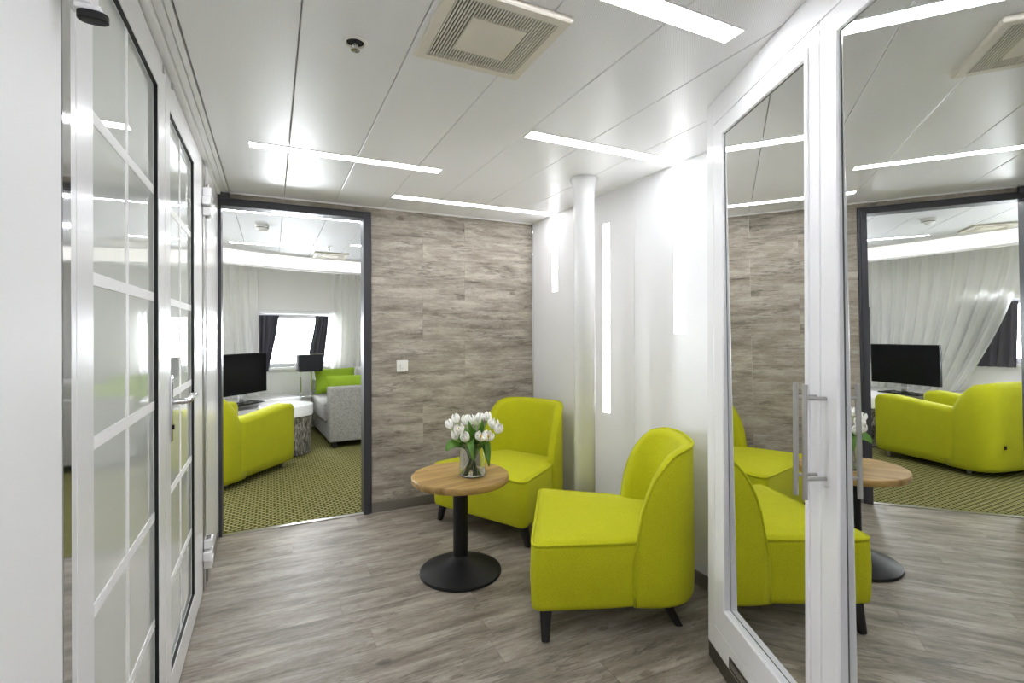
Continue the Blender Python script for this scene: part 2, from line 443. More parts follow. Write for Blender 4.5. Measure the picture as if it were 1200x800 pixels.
def strip(name, d0, d1, z0, z1, mat, parent=None, xr=(-9, 9), bevel=0):
    a = [p for p in offset(FA, d0)]; b = [p for p in offset(FA, d1)]
    ids = [i for i, p in enumerate(FA) if xr[0] <= p.x <= xr[1]]
    rs = [[(a[i].x, a[i].y, z0), (a[i].x, a[i].y, z1), (b[i].x, b[i].y, z1), (b[i].x, b[i].y, z0)] for i in ids]
    return MB().rings(rs).build(name, mat, parent, bevel, 2, smooth=True)
WPTS = [(-4.75, 1.02), (-4.05, 1.98), (-2.75, 3.02), (-2.1, 3.36), (-1.05, 3.64), (.2, 3.86), (1.3, 4.0)]
ZS, ZT = .80, 1.47
def wall_seg(mb, p, q, z0, z1, s0=0, s1=1, th=.12):
    p = Vector(p); q = Vector(q); t = (q - p).normalized(); nn = Vector((-t.y, t.x)) * th
    a = p.lerp(q, s0); b = p.lerp(q, s1)
    mb.rings([[(a.x, a.y, z0), (b.x, b.y, z0), (b.x + nn.x, b.y + nn.y, z0), (a.x + nn.x, a.y + nn.y, z0)], [(a.x, a.y, z1), (b.x, b.y, z1), (b.x + nn.x, b.y + nn.y, z1), (a.x + nn.x, a.y + nn.y, z1)]])
mbw = MB(); HOLES = {1: (.12, .90), 3: (.07, .93)}
for i in range(len(WPTS) - 1):
    p, q = WPTS[i], WPTS[i + 1]
    if i in HOLES:
        s0, s1 = HOLES[i]
        wall_seg(mbw, p, q, 0, ZS); wall_seg(mbw, p, q, ZT, 2.5); wall_seg(mbw, p, q, ZS, ZT, 0, s0); wall_seg(mbw, p, q, ZS, ZT, s1, 1)
    else: wall_seg(mbw, p, q, 0, 2.5, -.02, 1.02)
struct(mbw.build('wall_window', 'plaster'), 'bowed white outer wall of the carpeted room with two windows')
for wi, (i, nm) in enumerate(((3, 'window_1'), (1, 'window_2'))):
    p = Vector(WPTS[i]); q = Vector(WPTS[i + 1]); s0, s1 = HOLES[i]; L = (q - p).length; t = (q - p).normalized()
    a = p + t * L * s0; w = L * (s1 - s0); ang = atan2(t.y, t.x)
    e = empty(nm, (a.x, a.y, ZS), ang, ('bright window behind the lamp and television', 'bright window further left beyond the sheer curtain')[wi], None, None, 'structure')
    hh = ZT - ZS
    mb = MB(); mb.box((0, .04, 0), (.05, .1, hh)).box((w - .05, .04, 0), (w, .1, hh)).box((.05, .04, 0), (w - .05, .1, .05)).box((.05, .04, hh - .05), (w - .05, .1, hh))
    mb.build('window_frame', 'whitegloss', e)
    box('pane', (.05, .066, .05), (w - .05, .072, hh - .05), 'pane', e)
    box('window_sill', (-.03, -.05, -.03), (w + .03, .04, 0), 'whitegloss', e, .004)
    box('lintel', (-.08, -.07, hh), (w + .08, -.002, hh + .045), 'whitegloss', e, .006)
    ld = bpy.data.lights.new('window_daylight', 'AREA'); ld.shape = 'RECTANGLE'; ld.size = w; ld.size_y = hh; ld.cycles.is_portal = True
    lo = bpy.data.objects.new('window_daylight', ld); COL.objects.link(lo)
    mid = a + t * w / 2 + Vector((-t.y, t.x)) * .115
    lo.location = (mid.x, mid.y, ZS + hh / 2); lo.rotation_euler = (radians(-90), 0, ang)
wln = struct(MB().box((-4.85, .1, 0), (-4.7, 2.2, 2.5)).build('wall_far_left', 'plaster'))
wrn = struct(MB().box((1.25, .1, 0), (1.4, 4.2, 2.5)).build('wall_far_right', 'plaster'))
wnb = struct(MB().box((-4.85, .05, 0), (-2.36, .1, 2.5)).box((.11, .05, 0), (1.4, .1, 2.5)).build('wall_near', 'plaster'))
# cornice with concealed light, window bench
fa = strip('trim_3', 0, .03, 1.968, H, 'cove'); struct(fa, 'glowing white light cornice under the ceiling in front of the curtains')
strip('cornice_lip', -.012, .04, 1.945, 1.966, 'white', fa)
be = strip('window_bench', 0, .74, .33, .42, 'whitegloss', None, (-4.2, -1.47)); tag(be, 'long white built-in bench under the windows', 'bench')
strip('ledge', .17, .74, .425, .475, 'whitegloss', be, (-4.2, -1.47), .004)
strip('back_panel', .40, .74, .002, .33, 'kick', be, (-4.2, -1.47))

# ================================================================== lights
def light_strip(name, xa, xb, yc, label, w=.066, group='ceiling light strips', z=H, mat='lamp'):
    r = empty(name, ((xa + xb) / 2, yc, z), 0, label, 'light', group)
    h = (xb - xa) / 2
    mb = MB(); fw_ = .006
    mb.box((-h - fw_, -w / 2 - fw_, -.002), (h + fw_, -w / 2, .004)).box((-h - fw_, w / 2, -.002), (h + fw_, w / 2 + fw_, .004)).box((-h - fw_, -w / 2, -.002), (-h, w / 2, .004)).box((h, -w / 2, -.002), (h + fw_, w / 2, .004))
    mb.build('frame', 'white', r)
    box('diffuser', (-h, -w / 2, -.0012), (h, w / 2, .004), mat, r)
    return r
light_strip('ceiling_light', -1.967, -1.068, -.937, 'recessed ceiling light strip left of centre, nearest the open doorway')
light_strip('ceiling_light', -1.565, -.665, -2.475, 'recessed ceiling light strip beside the beige square vent, close to the mirrored doors')
light_strip('ceiling_light', -1.967, -1.068, -3.75, 'added unseen fill light strip behind the camera, first one')  # unseen strip added as fill to brighten the room
light_strip('ceiling_light', -1.967, -1.068, -4.50, 'added unseen fill light strip behind the camera, at the end wall')  # second unseen fill strip, also added for brightness
def corner_light(xa, yc, zb, label, w=.07):
    r = light_strip('corner_light', xa, -.004, yc, label, w, 'light strips that bend from ceiling to wall', H, 'cornerlamp')
    h = (-.004 - xa) / 2
    box('wall_diffuser', (h - .0015, -w / 2, zb - H), (h + .004, w / 2, -.001), 'walllamp', r)
    return r
corner_light(-1.187, -.345, 1.535, 'light strip bending onto the white wall in the far corner beside the wood wall')
corner_light(-.873, -1.583, 1.231, 'light strip bending onto the white wall nearest the mirrored doors')
r = empty('wall_light', (-.004, -.966, .738), 0, 'free standing vertical light strip on the white wall behind the round column', 'light')
box('diffuser', (-.0015, -.035, 0), (.004, .035, 1.172), 'walllamp', r)
light_strip('ceiling_light', -2.62, -.80, .49, 'ceiling light strip in the carpeted room just inside the doorway')
light_strip('ceiling_light', -2.235, -1.345, 1.93, 'ceiling light strip in the carpeted room over the green armchair')
light_strip('ceiling_light', -1.17, -.27, 1.62, 'ceiling light strip in the carpeted room at the right edge of the doorway')
light_strip('ceiling_light', -3.9, -2.9, .95, 'added fill light strip in the carpeted room far left, out of direct view')  # extra out-of-view strip, added to lift the carpeted room's brightness

# ================================================================== ceiling fittings
def vent(loc, label, rz=0):
    v = empty('ceiling_vent', loc, rz, label, 'vent', 'square ceiling vents')
    o, i, c = .1752, .145, .081
    rs = [[(-a, -a, z), (a, -a, z), (a, a, z), (-a, a, z)] for a, z in ((o - .004, 0.019), (o, .010), (o, .004), (o - .004, .0), (i, .0), (i, .006))]
    MB().rings(rs, False, False).build('frame', 'beige', v)
    box('backing', (-i, -i, .012), (i, i, .016), 'black', v)
    box('centre_plate', (-c, -c, -.001), (c, c, .008), 'beige', v)
    n = 34; me = None
    for k in range(n):
        x = -i + (k + .5) * 2 * i / n
        if abs(x) < c:
            for y0 in (-i, c):
                if not me or 'short' not in me:
                    me = me or {}
                    sl = box('slat', (-.0021, 0, 0), (.0021, i - c, .004), 'beige', v); me['short'] = sl.data
                else: sl = link(bpy.data.objects.new('slat', me['short']), v)
                sl.location = (x, y0, .001)
        else:
            if not me or 'long' not in me:
                me = me or {}
                sl = box('slat', (-.0021, -i, 0), (.0021, i, .004), 'beige', v); me['long'] = sl.data
            else: sl = link(bpy.data.objects.new('slat', me['long']), v)
            sl.location = (x, 0, .001)
    return v
vent((-1.3123, -2.1775, H - .019), 'beige square ceiling vent with slotted grille near the camera')
vent((-1.29, 2.36, H - .019), 'square ceiling vent seen through the doorway above the sofa')
vent((-2.60, 1.66, H - .019), 'square ceiling vent in the carpeted room, seen only in the mirror')
sp_ = empty('sprinkler', (-1.654, -1.973, H), 0, 'round recessed sprinkler head in the ceiling beside the beige vent', 'sprinkler')
MB().lathe([(.0365, 0), (.0365, -.003), (.034, -.006), (.027, -.006), (.025, -.001), (.025, 0)], seg=40, cap0=False, cap1=False).build('ring', 'plastic', sp_, smooth=True)
MB().lathe([(.025, -.0005), (.022, -.0012), (.0, -.0016)][:2], seg=32).build('cup', 'blackmetal', sp_, smooth=True)
MB().lathe([(.009, -.001), (.009, -.012), (.005, -.014), (.005, -.022), (.013, -.023), (.013, -.026), (.003, -.027)], seg=24).build('head', 'chrome', sp_, smooth=True)
def detector(loc, label):
    d = empty('smoke_detector', loc, 0, label, 'detector')
    MB().lathe([(.05, 0), (.05, -.018), (.047, -.022), (.047, -.026), (.042, -.038), (.028, -.047), (.012, -.05)], seg=40).build('body', 'plastic', d, smooth=True)
    MB().lathe([(.0475, -.0215), (.0475, -.0265)], seg=40, cap0=False, cap1=False).build('vent_slot', 'kick', d)
    MB().lathe([(.003, -.044), (.003, -.0505)], c=(.02, -.018), seg=12).build('indicator', 'black', d)
detector((-1.945, .955, H), 'white round smoke detector on the ceiling of the carpeted room')
sp2 = empty('sprinkler', (-1.36, 1.80, H), 0, 'small pendent sprinkler head beside the ceiling light strip over the armchair', 'sprinkler')
MB().lathe([(.03, 0), (.03, -.003), (.012, -.006)], seg=24).build('ring', 'plastic', sp2, smooth=True)
MB().lathe([(.008, -.004), (.008, -.03), (.014, -.032), (.014, -.035), (.004, -.04)], seg=20).build('head', 'chrome', sp2, smooth=True)

# ================================================================== round column
co = empty('column', (-.295, -1.155, 0), 0, 'round white column with flared top between the two green chairs', 'column')
MB().lathe([(.058, 0), (.058, 1.98), (.0585, 2.01), (.061, 2.04), (.067, 2.07), (.079, H - .002)], seg=48).build('shaft', 'whitegloss', co, smooth='all')
MB().lathe([(.064, 0), (.064, .012), (.059, .014)], seg=48).build('foot_ring', 'skirt', co, smooth=True)

# ================================================================== light switch
sw = empty('light_switch', (-1.0505, 0, 1.003), 0, 'white square light switch on the grey wood wall', 'switch')
box('plate', (-.0405, -.008, -.0405), (.0405, 0, .0405), 'plastic', sw, .003)
MB().lathe([(.019, 0), (.019, .009), (.0165, .012)], seg=32).build('dimmer_knob', 'plastic', sw, smooth=True).matrix_local = Matrix.Translation((0, -.0078, 0)) @ Matrix.Rotation(pi / 2, 4, 'X')

# ================================================================== glazed double doors on the left
def glazed_door(name, y0, y1, oy0, oy1, label, z0=.012, z1=2.068, oz0=.125, oz1=1.967):
    r = empty(name, (-2.175, y0, 0), 0, label, None, None, 'structure')
    def R(a, b, c, d, x): return [(x, a - y0, c), (x, b - y0, c), (x, b - y0, d), (x, a - y0, d)]
    MB().rings([R(y0, y1, z0, z1, -.024), R(y0, y1, z0, z1, -.002), R(y0 + .002, y1 - .002, z0 + .002, z1 - .002, 0), R(oy0 - .001, oy1 + .001, oz0 - .001, oz1 + .001, 0), R(oy0, oy1, oz0, oz1, -.001), R(oy0, oy1, oz0, oz1, -.003)], False, False).build('leaf_frame', 'whitegloss', r)
    MB().rings([R(oy0, oy1, oz0, oz1, -.0029), R(oy0, oy1, oz0, oz1, -.0185)], False, False).build('gasket', 'black', r)
    box('pane', (-.0185, oy0 - y0 - .002, oz0 - .002), (-.0140, oy1 - y0 + .002, oz1 + .002), 'doorglass', r)
    ym = (oy0 + oy1) / 2
    MB().box((-.0141, ym - y0 - .0125, oz0), (-.0125, ym - y0 + .0125, oz1)).build('mullion', 'white', r)
    for z in (.396, .707, 1.030, 1.347, 1.658):
        MB().box((-.0141, oy0 - y0, z - .0125), (-.0122, oy1 - y0, z + .0125)).build('muntin', 'white', r)
    # light glazing bead along the opening
    MB().rings([R(oy0 + .0005, oy1 - .0005, oz0 + .0005, oz1 - .0005, -.0139), R(oy0 + .0005, oy1 - .0005, oz0 + .0005, oz1 - .0005, -.0128), R(oy0 + .003, oy1 - .003, oz0 + .003, oz1 - .003, -.0128), R(oy0 + .003, oy1 - .003, oz0 + .003, oz1 - .003, -.0139)], False, False).build('glazing_bead', 'whitegloss', r)
    return r
d1 = glazed_door('door_1', -2.4225, -1.6425, -2.333, -1.735, 'nearer white glazed door with lattice bars on the left')
d2 = glazed_door('door_2', -1.6395, -.860, -1.556, -.99, 'farther white glazed door with lever handle on the left')
# fittings
box('fixing_lug', (-.001, -1.678 - (-2.4225), 2.033), (.004, -1.662 + 2.4225, 2.057), 'steel', d1, .002)
box('fixing_lug', (-.001, -1.534 + 1.6395, 2.046), (.004, -1.518 + 1.6395, 2.068), 'steel', d2, .002)
cl = empty('door_closer', (-2.1635, -2.50, 1.72), 0, 'white box fitting with black rounded end above the nearer glazed door, top left', 'fitting')
box('body', (.0, -.022, .034), (.034, .022, .34), 'whitegloss', cl, .004)
box('bracket', (.012, -.020, .024), (.046, .004, .033), 'whitegloss', cl, .003)
MB().rings([[(.034 + a_ * abs(cos(t_)) ** .7 * (1 if cos(t_) > 0 else -1), -.010 + b_ * abs(sin(t_)) ** .7 * (1 if sin(t_) > 0 else -1), z_) for t_ in [2 * pi * j / 28 for j in range(28)]] for a_, b_, z_ in ((.017, .010, .010), (.020, .012, .012), (.020, .012, .022), (.017, .010, .024))]).build('end_cap', 'black', cl, smooth=True)
# lever handle
hd = d2; oy = 1.6395
MB().box((0, -1.572 + oy, .89), (.006, -1.548 + oy, 1.103)).build('handle_plate', 'chrome', hd, .002, 2, smooth=True)
mb = MB(); mb.tube([(.005, -1.56 + oy, 1.018), (.035, -1.56 + oy, 1.018), (.046, -1.555 + oy, 1.018), (.050, -1.543 + oy, 1.019), (.050, -1.50 + oy, 1.021), (.049, -1.44 + oy, 1.022)], [.011, .010, .010, .010, .0105, .011], 14)
mb.build('lever', 'chrome', hd, smooth=True)
MB().lathe([(.008, 0), (.008, .009)], c=(0, 0), seg=16).build('keyhole', 'blackmetal', hd).matrix_local = Matrix.Translation((.002, -1.56 + oy, .935)) @ Matrix.Rotation(pi / 2, 4, 'Y')
# hinges on the jamb
for zc in (1.874, .182):
    hg = empty('hinge', (-2.174, -.690, zc - .07), 0, 'white three-part door hinge %s on the left jamb' % ('high' if zc > 1 else 'low, near the floor,'), 'hinge')
    for k, (w0, w1) in enumerate(((-.028, .052), (-.055, .030), (-.028, .052))):
        box('knuckle', (0, w0, k * .047), (.036, w1, k * .047 + .040), 'whitegloss', hg, .004)
    MB().lathe([(.010, -.012), (.010, .152)], c=(.018, .008), seg=16).build('pin', 'steel', hg, smooth=True)

# ================================================================== mirrored wardrobe
WX, WY = -.3446, -2.0783
tdir = Vector((-.41737, -.90873)); WROT = atan2(tdir.y, tdir.x)
FR = -.014                                   # front face of the frames; mirror plane lies near 0
kk = (.8018 + FR) / .8018
def T(t): return 1.93 - (1.93 - t) * kk
def Z(z): return 1.2433 + (z - 1.2433) * kk
wd = empty('wardrobe', (WX, WY, 0), WROT, 'white wardrobe surround holding the two mirrored doors', 'wardrobe')
TE = 1.40
box('post', (T(0), FR, .0625), (T(.0575), .06, H - .001), 'whitegloss', wd, .0015)
box('post', (T(1.325), FR, .0625), (T(TE), .06, H - .001), 'whitegloss', wd, .0015)
box('header', (T(.0585), FR, Z(2.024)), (T(1.324), .06, H - .001), 'whitegloss', wd, .0015)
box('bottom_rail', (T(.0585), FR, .0625), (T(1.324), .06, Z(.128)), 'whitegloss', wd, .0015)
box('kick_plate', (T(0), FR + .002, 0), (T(TE), .06, .061), 'kick', wd, .001)
box('carcass_side', (T(0) + .0, .06, 0), (T(0) + .02, .30, H - .001), 'white', wd)
box('slot_grille', (T(.19), FR - .0015, .077), (T(.50), FR + .002, .106), 'kick', wd)
mb = MB()
for k in range(14): mb.box((T(.195) + k * .0212, FR - .004, .080), (T(.195) + k * .0212 + .0185, FR - .0012, .103))
mb.build('grille_bars', 'steel', wd)
mb = MB(); a0, a1, b0, b1 = T(.19), T(.50), .077, .106
mb.box((a0 - .005, FR - .004, b0 - .005), (a1 + .005, FR, b0)).box((a0 - .005, FR - .004, b1), (a1 + .005, FR, b1 + .005)).box((a0 - .005, FR - .004, b0), (a0, FR, b1)).box((a1, FR - .004, b0), (a1 + .005, FR, b1))
mb.build('grille_frame', 'kick', wd)
def mirror_door(t0, t1, o0, o1, label, handle_t, astragal=None):
    x0, x1, p0, p1 = T(t0), T(t1), T(o0), T(o1)
    r = empty('mirror_door', (WX + tdir.x * x0, WY + tdir.y * x0, 0), WROT, label, 'door', None)
    za, zb, qa, qb = Z(.1295), Z(2.0225), Z(.229), Z(1.956)
    def R(i0, i1, j0, j1, y): return [(i0 - x0, y, j0), (i1 - x0, y, j0), (i1 - x0, y, j1), (i0 - x0, y, j1)]
    def ring(d, y): return R(p0 - d, p1 + d, qa - d, qb + d, y)
    MB().rings([R(x0, x1, za, zb, .05), R(x0, x1, za, zb, FR + .002), R(x0 + .002, x1 - .002, za + .002, zb - .002, FR), ring(.017, FR), ring(.015, FR - .003), ring(.004, FR - .003), ring(.0, FR + .001), ring(-.001, .012)], False, False).build('leaf_frame', 'whitegloss', r)
    # mirror, leaning very slightly out at the top
    def my(z): return .0005 - .0107 * (z - 1.0)
    e = .0005
    MB().rings([[(p0 - x0 + e, my(qa), qa + e), (p1 - x0 - e, my(qa), qa + e), (p1 - x0 - e, my(qb), qb - e), (p0 - x0 + e, my(qb), qb - e)], [(p0 - x0 + e, my(qa) + .004, qa + e), (p1 - x0 - e, my(qa) + .004, qa + e), (p1 - x0 - e, my(qb) + .004, qb - e), (p0 - x0 + e, my(qb) + .004, qb - e)]]).build('mirror_glass', 'mirror', r)
    g_ = .0028
    MB().rings([[(p0 - x0, my(qa) - .0012, qa), (p1 - x0, my(qa) - .0012, qa), (p1 - x0, my(qb) - .0012, qb), (p0 - x0, my(qb) - .0012, qb)], [(p0 - x0 + g_, my(qa) - .0008, qa + g_), (p1 - x0 - g_, my(qa) - .0008, qa + g_), (p1 - x0 - g_, my(qb) - .0008, qb - g_), (p0 - x0 + g_, my(qb) - .0008, qb - g_)]], False, False).build('glass_edge', 'glassedge', r)
    if astragal:
        box('astragal', (T(astragal) - .004 - x0, FR - .006, za + .03), (T(astragal) + .004 - x0, FR, zb - .04), 'whitegloss', r, .002)
    # bar handle on two stand-offs
    hx = T(handle_t) - x0; e = .052
    hb = MB().tube([(hx, FR - e, .832), (hx, FR - e, 1.112)], .0062, 16).build('handle', 'steel', r, smooth=True)
    for z in (.882, 1.078):
        MB().tube([(hx, FR + .001, z), (hx, FR - e, z)], .0045, 12).build('stand_off', 'steel', hb, smooth=True)
    return r
mirror_door(.0592, .6878, .142, .625, 'mirrored wardrobe door further from the camera, beside the white wall', .672, .643)
mirror_door(.6902, 1.3240, .7605, 1.262, 'mirrored wardrobe door nearest the camera at the right edge', .711)

# ================================================================== slipper chairs
def superell(phi, b0, d, w, e):
    c, s_ = cos(phi), sin(phi)
    return (b0 + d * abs(c) ** e, w * (1 if s_ > 0 else -1) * abs(s_) ** e)
HB = [.42, .428, .445, .469, .503, .544, .587, .644, .70]
HZ = [.300, .392, .478, .562, .638, .694, .735, .755, .758]
def seat_outline():
    pts = [(.0, -.37), (.0, .37), (.42, .297), (.60, .225), (.60, -.225), (.42, -.297)]
    rad = [.05, .05, .12, .06, .06, .12]; out = []
    n = len(pts)
    for i in range(n):
        p0, p, p1 = Vector(pts[i - 1]), Vector(pts[i]), Vector(pts[(i + 1) % n])
        a = p + (p0 - p).normalized() * rad[i]; b = p + (p1 - p).normalized() * rad[i]
        for j in range(9):
            t = j / 8; out.append((1 - t) ** 2 * a + 2 * t * (1 - t) * p + t * t * b)
    # resample evenly
    L = [0]
    for i in range(len(out)): L.append(L[-1] + (out[(i + 1) % len(out)] - out[i]).length)
    N = 88; res = []
    for k in range(N):
        s = L[-1] * k / N; i = 0
        while L[i + 1] < s: i += 1
        res.append(out[i].lerp(out[(i + 1) % len(out)], (s - L[i]) / max(1e-9, L[i + 1] - L[i])))
    return res
def shrink(P, d):
    n = len(P); out = []
    c = sum(P, Vector((0, 0))) / n
    for i in range(n):
        t = (P[(i + 1) % n] - P[i - 1]).normalized(); nn = Vector((-t.y, t.x))
        if nn.dot(c - P[i]) < 0: nn = -nn
        out.append(P[i] + nn * d)
    return out
def make_chair(loc, rz, label):
    r = empty('slipper_chair', loc, rz, label, 'chair', 'lime green slipper chairs')
    P = seat_outline()
    def ring(d, z, crown=0):
        return [(q.x, q.y, z) for q in shrink(P, d)]
    def bowl(sc, z):
        c = Vector((.32, 0)); return [(c.x + (q.x - c.x) * sc, c.y + (q.y - c.y) * sc, z) for q in P]
    rs = [ring(.030, .118), ring(.012, .119), ring(.003, .128), ring(.0, .145), ring(-.004, .26), ring(0, .366), ring(.002, .372), ring(.008, .377), ring(.010, .382), ring(.014, .388), bowl(.86, .394), bowl(.6, .402), bowl(.3, .407), bowl(.1, .408)]
    st = MB().rings(rs).build('seat', 'green', r, smooth='all')
    # piping round the top edge and down the sides
    pip = MB(); Q = shrink(P, .0045); n = len(Q)
    idx = [k for k in range(n) if Q[k].x < .47]
    # order from far seam round the front to near seam
    start = next(k for k in range(n) if Q[k].x >= .47 and Q[(k + 1) % n].x < .47)
    seq = []; k = (start + 1) % n
    while Q[k].x < .47: seq.append(k); k = (k + 1) % n
    pip.tube([(Q[k].x, Q[k].y, .3835) for k in seq], .0064, 8)
    pip.build('seat_piping', 'green', st, smooth='all')
    # back shell
    N = 64; e = .72; outer = []
    rsx = []; pipe = []
    for k in range(N + 1):
        phi = lerp(-pi / 2, pi / 2, k / N)
        b, y = superell(phi, .42, .285, .297, e)
        b2, y2 = superell(phi + .001 if k < N else phi, .42, .285, .297, e); b1, y1 = superell(phi - .001 if k else phi, .42, .285, .297, e)
        t = Vector((b2 - b1, y2 - y1))
        t = t.normalized() if t.length > 1e-9 else Vector((1, 0))
        cdir = Vector((.42 - b, 0 - y)); nin = Vector((-t.y, t.x))
        if nin.dot(cdir) < 0: nin = -nin
        h = interp(b, HB, HZ)
        f = interp(b, [.42, .47, .56, .70], [.0, .6, 1, 1])
        th = lerp(.055, .082, f)
        po = Vector((b, y)); o3 = lambda d, z: (po.x + nin.x * d, po.y + nin.y * d, z)
        # recline: inner face steps back with height
        rt_ = lerp(.045, .05, f); lean = .0
        hs = max(h, .30)
        mid = min(.36, hs - .02)
        prof = [o3(.02, .118), o3(.006, .120), o3(.0, .135), o3(-.003, .24), o3(-.002, mid), o3(.0, lerp(mid, hs, .6)), o3(.001, hs - .014), o3(.006, hs - .004), o3(.016, hs), o3(.028, hs + .001), o3(rt_, hs - .008), o3(rt_ + .008, hs - .026), o3(lerp(rt_ + .008, th, .5), lerp(hs - .026, mid, .5)), o3(th, mid), o3(th + .002, .25), o3(th, .13), o3(th - .02, .118)]
        rsx.append(prof); pipe.append(o3(.0025, hs - .001))
    mb = MB().rings(rsx)
    bk = mb.build('backrest', 'green', r, smooth='all')
    pp = MB(); pp.tube([(pipe[0][0], pipe[0][1], .125)] + [(pipe[0][0], pipe[0][1], z) for z in (.18, .24)] + pipe + [(pipe[-1][0], pipe[-1][1], z) for z in (.24, .18, .125)], .0058, 8)
    pp.build('back_piping', 'green', bk, smooth='all')
    for sb, sy, tb, ty in ((.060, -.352, .060, -.318), (.060, .352, .060, .318), (.615, -.190, .545, -.175), (.615, .190, .545, .175)):
        w0, w1 = .026, .016
        mb = MB(); rr = []
        for q in range(6):
            t = q / 5; ww = lerp(w1, w0, t); cb, cy = lerp(sb, tb, t), lerp(sy, ty, t); z = lerp(.006, .125, t)
            rr.append([(cb + ww * (abs(cos(a)) ** .5) * (1 if cos(a) > 0 else -1), cy + ww * (abs(sin(a)) ** .5) * (1 if sin(a) > 0 else -1), z) for a in [2 * pi * j / 16 for j in range(16)]])
        lg = mb.rings(rr).build('leg', 'blackwood', r, smooth=True)
        MB().lathe([(.011, 0), (.012, .006)], c=(sb, sy), seg=14).build('glide', 'steel', lg)
    return r
make_chair((-.76, -1.426, 0), atan2(-.522, .853), 'lime green slipper chair in front of the white wall, beside the mirrored doors')
make_chair((-.769, -.673, 0), atan2(.467, .884), 'lime green slipper chair in the far corner behind the round table')

# ================================================================== round table
TX, TY, TZ = -1.0, -1.0595, .507
tb = empty('round_table', (TX, TY, 0), .2, 'small round oak-topped table on a black pedestal with flowers on it', 'table')
MB().lathe([(.232, TZ - .036), (.246, TZ - .034), (.250, TZ - .028), (.250, TZ - .005), (.2475, TZ - .001), (.244, TZ)], seg=96).build('tabletop', 'oak', tb, smooth=True)
MB().lathe([(.055, TZ - .040), (.14, TZ - .040), (.14, TZ - .0365), (.055, TZ - .0365)], seg=40).build('mounting_plate', 'blackmetal', tb)
MB().lathe([(.0385, .085), (.0385, TZ - .04)], seg=40).build('pole', 'blackmetal', tb, smooth=True)
MB().lathe([(.205, 0), (.210, .006), (.208, .016), (.196, .022), (.12, .050), (.06, .074), (.044, .082), (.0395, .088)], seg=80).build('base', 'blackmetal', tb, smooth=True)

# ---- vase and tulips
VX, VY = -.951, -1.106
va = empty('vase', (VX, VY, TZ), 0, 'clear glass cylinder vase on the round oak table', 'vase')
vr, vh = .0665, .168
MB().lathe([(.058, .0), (vr - .002, .0005), (vr, .004), (vr, vh - .001), (vr - .0015, vh), (vr - .003, vh - .001), (vr - .003, .006), (vr - .008, .004), (.01, .004)], seg=64).build('glass', 'glass', va, smooth=True)
MB().lathe([(.01, .0045), (vr - .0085, .0048), (vr - .0035, .0075), (vr - .0035, .040), (.01, .0405)], seg=64).build('water', 'water', va, smooth=True)
right = Vector((cos(yaw), -sin(yaw), 0)); away = Vector((sin(yaw), cos(yaw), 0))
def petals(open_):
    mb = MB()
    for k in range(6):
        a0 = k * pi / 3 + (.2 if k % 2 else 0); inner = k % 2
        n, mseg = 6, 4; b = len(mb.v)
        for i in range(n + 1):
            t = i / n
            rad = (.0215 if not inner else .0195) * (sin(pi * min(t * .86 + .06, 1)) ** .7) * (1 + open_ * t * .75) + (open_ * .008 * t * t)
            z = .050 * t - .002
            wdt = .62 * sin(pi * (t * .80 + .16)) ** .8
            for j in range(mseg + 1):
                s_ = (j / mseg - .5) * 2
                a = a0 + s_ * wdt * .95
                rr = rad * (1 - .10 * s_ * s_ * (1 - open_)); zz = z - .006 * s_ * s_ * t
                mb.v.append((rr * cos(a), rr * sin(a), zz))
        for i in range(n):
            for j in range(mseg):
                q = b + i * (mseg + 1) + j; mb.f.append((q, q + 1, q + mseg + 2, q + mseg + 1))
    return mb
def leaf(pts, width, parent, nrm=(0, 0, 1)):
    pts = [Vector(p) for p in pts]; mb = MB(); N = 12; rows = []
    def bez(t):
        Q = pts
        while len(Q) > 1: Q = [Q[i].lerp(Q[i + 1], t) for i in range(len(Q) - 1)]
        return Q[0]
    nv = Vector(nrm)
    for i in range(N + 1):
        t = i / N; p = bez(t); d = (bez(min(1, t + .02)) - bez(max(0, t - .02))).normalized()
        sd = d.cross(nv); sd = sd.normalized() if sd.length > 1e-4 else Vector((1, 0, 0)); un = sd.cross(d)
        w = 1.25 * width * (sin(pi * min(1, t * .93 + .05)) ** .75)
        rows.append([p - sd * w + un * w * .28, p - sd * w * .5 + un * w * .06, p, p + sd * w * .5 + un * w * .06, p + sd * w + un * w * .28])
    mb.rings(rows, closed=False)
    # thickness
    o = mb.build('leaf', 'leaf', parent, smooth='all')
    md = o.modifiers.new('thickness', 'SOLIDIFY'); md.thickness = .0009
    return o
# (offset right, offset away, height above table, openness, lean right, lean toward camera, description)
TUL = [(-.112, .010, .248, .15, -.9, .1, 'far left of the bouquet, lowest petals outward'),
       (-.085, .035, .272, .10, -.4, -.1, 'second from left in the top row of the bouquet'),
       (-.058, -.045, .232, .55, -.3, .6, 'left of centre, open and facing the camera'),
       (-.080, -.030, .200, .10, -.6, .5, 'lower left of the bouquet, below the open bloom'),
       (-.030, -.060, .196, .20, -.1, .9, 'small and low, left of centre above the vase rim'),
       (-.016, .030, .262, .30, .0, -.1, 'middle of the top row of the bouquet'),
       (.034, .045, .270, .10, .1, -.2, 'top row just right of the middle'),
       (.072, .060, .278, .05, .3, -.2, 'at the back right, half hidden in the top row'),
       (.100, .010, .248, .60, .5, .3, 'right side, open with yellow stamens showing'),
       (.124, -.004, .226, .20, .9, .3, 'far right of the bouquet, drooping outward'),
       (.047, -.060, .200, .75, .2, 1.0, 'front right, wide open toward the camera'),
       (.078, -.050, .198, .70, .5, .9, 'front right, beside the widest open bloom'),
       (-.040, .075, .255, .10, -.2, -.5, 'at the back of the bouquet near the wall side'),
       (.010, .085, .250, .20, .1, -.6, 'rearmost of the bouquet, seen best in the mirror')]
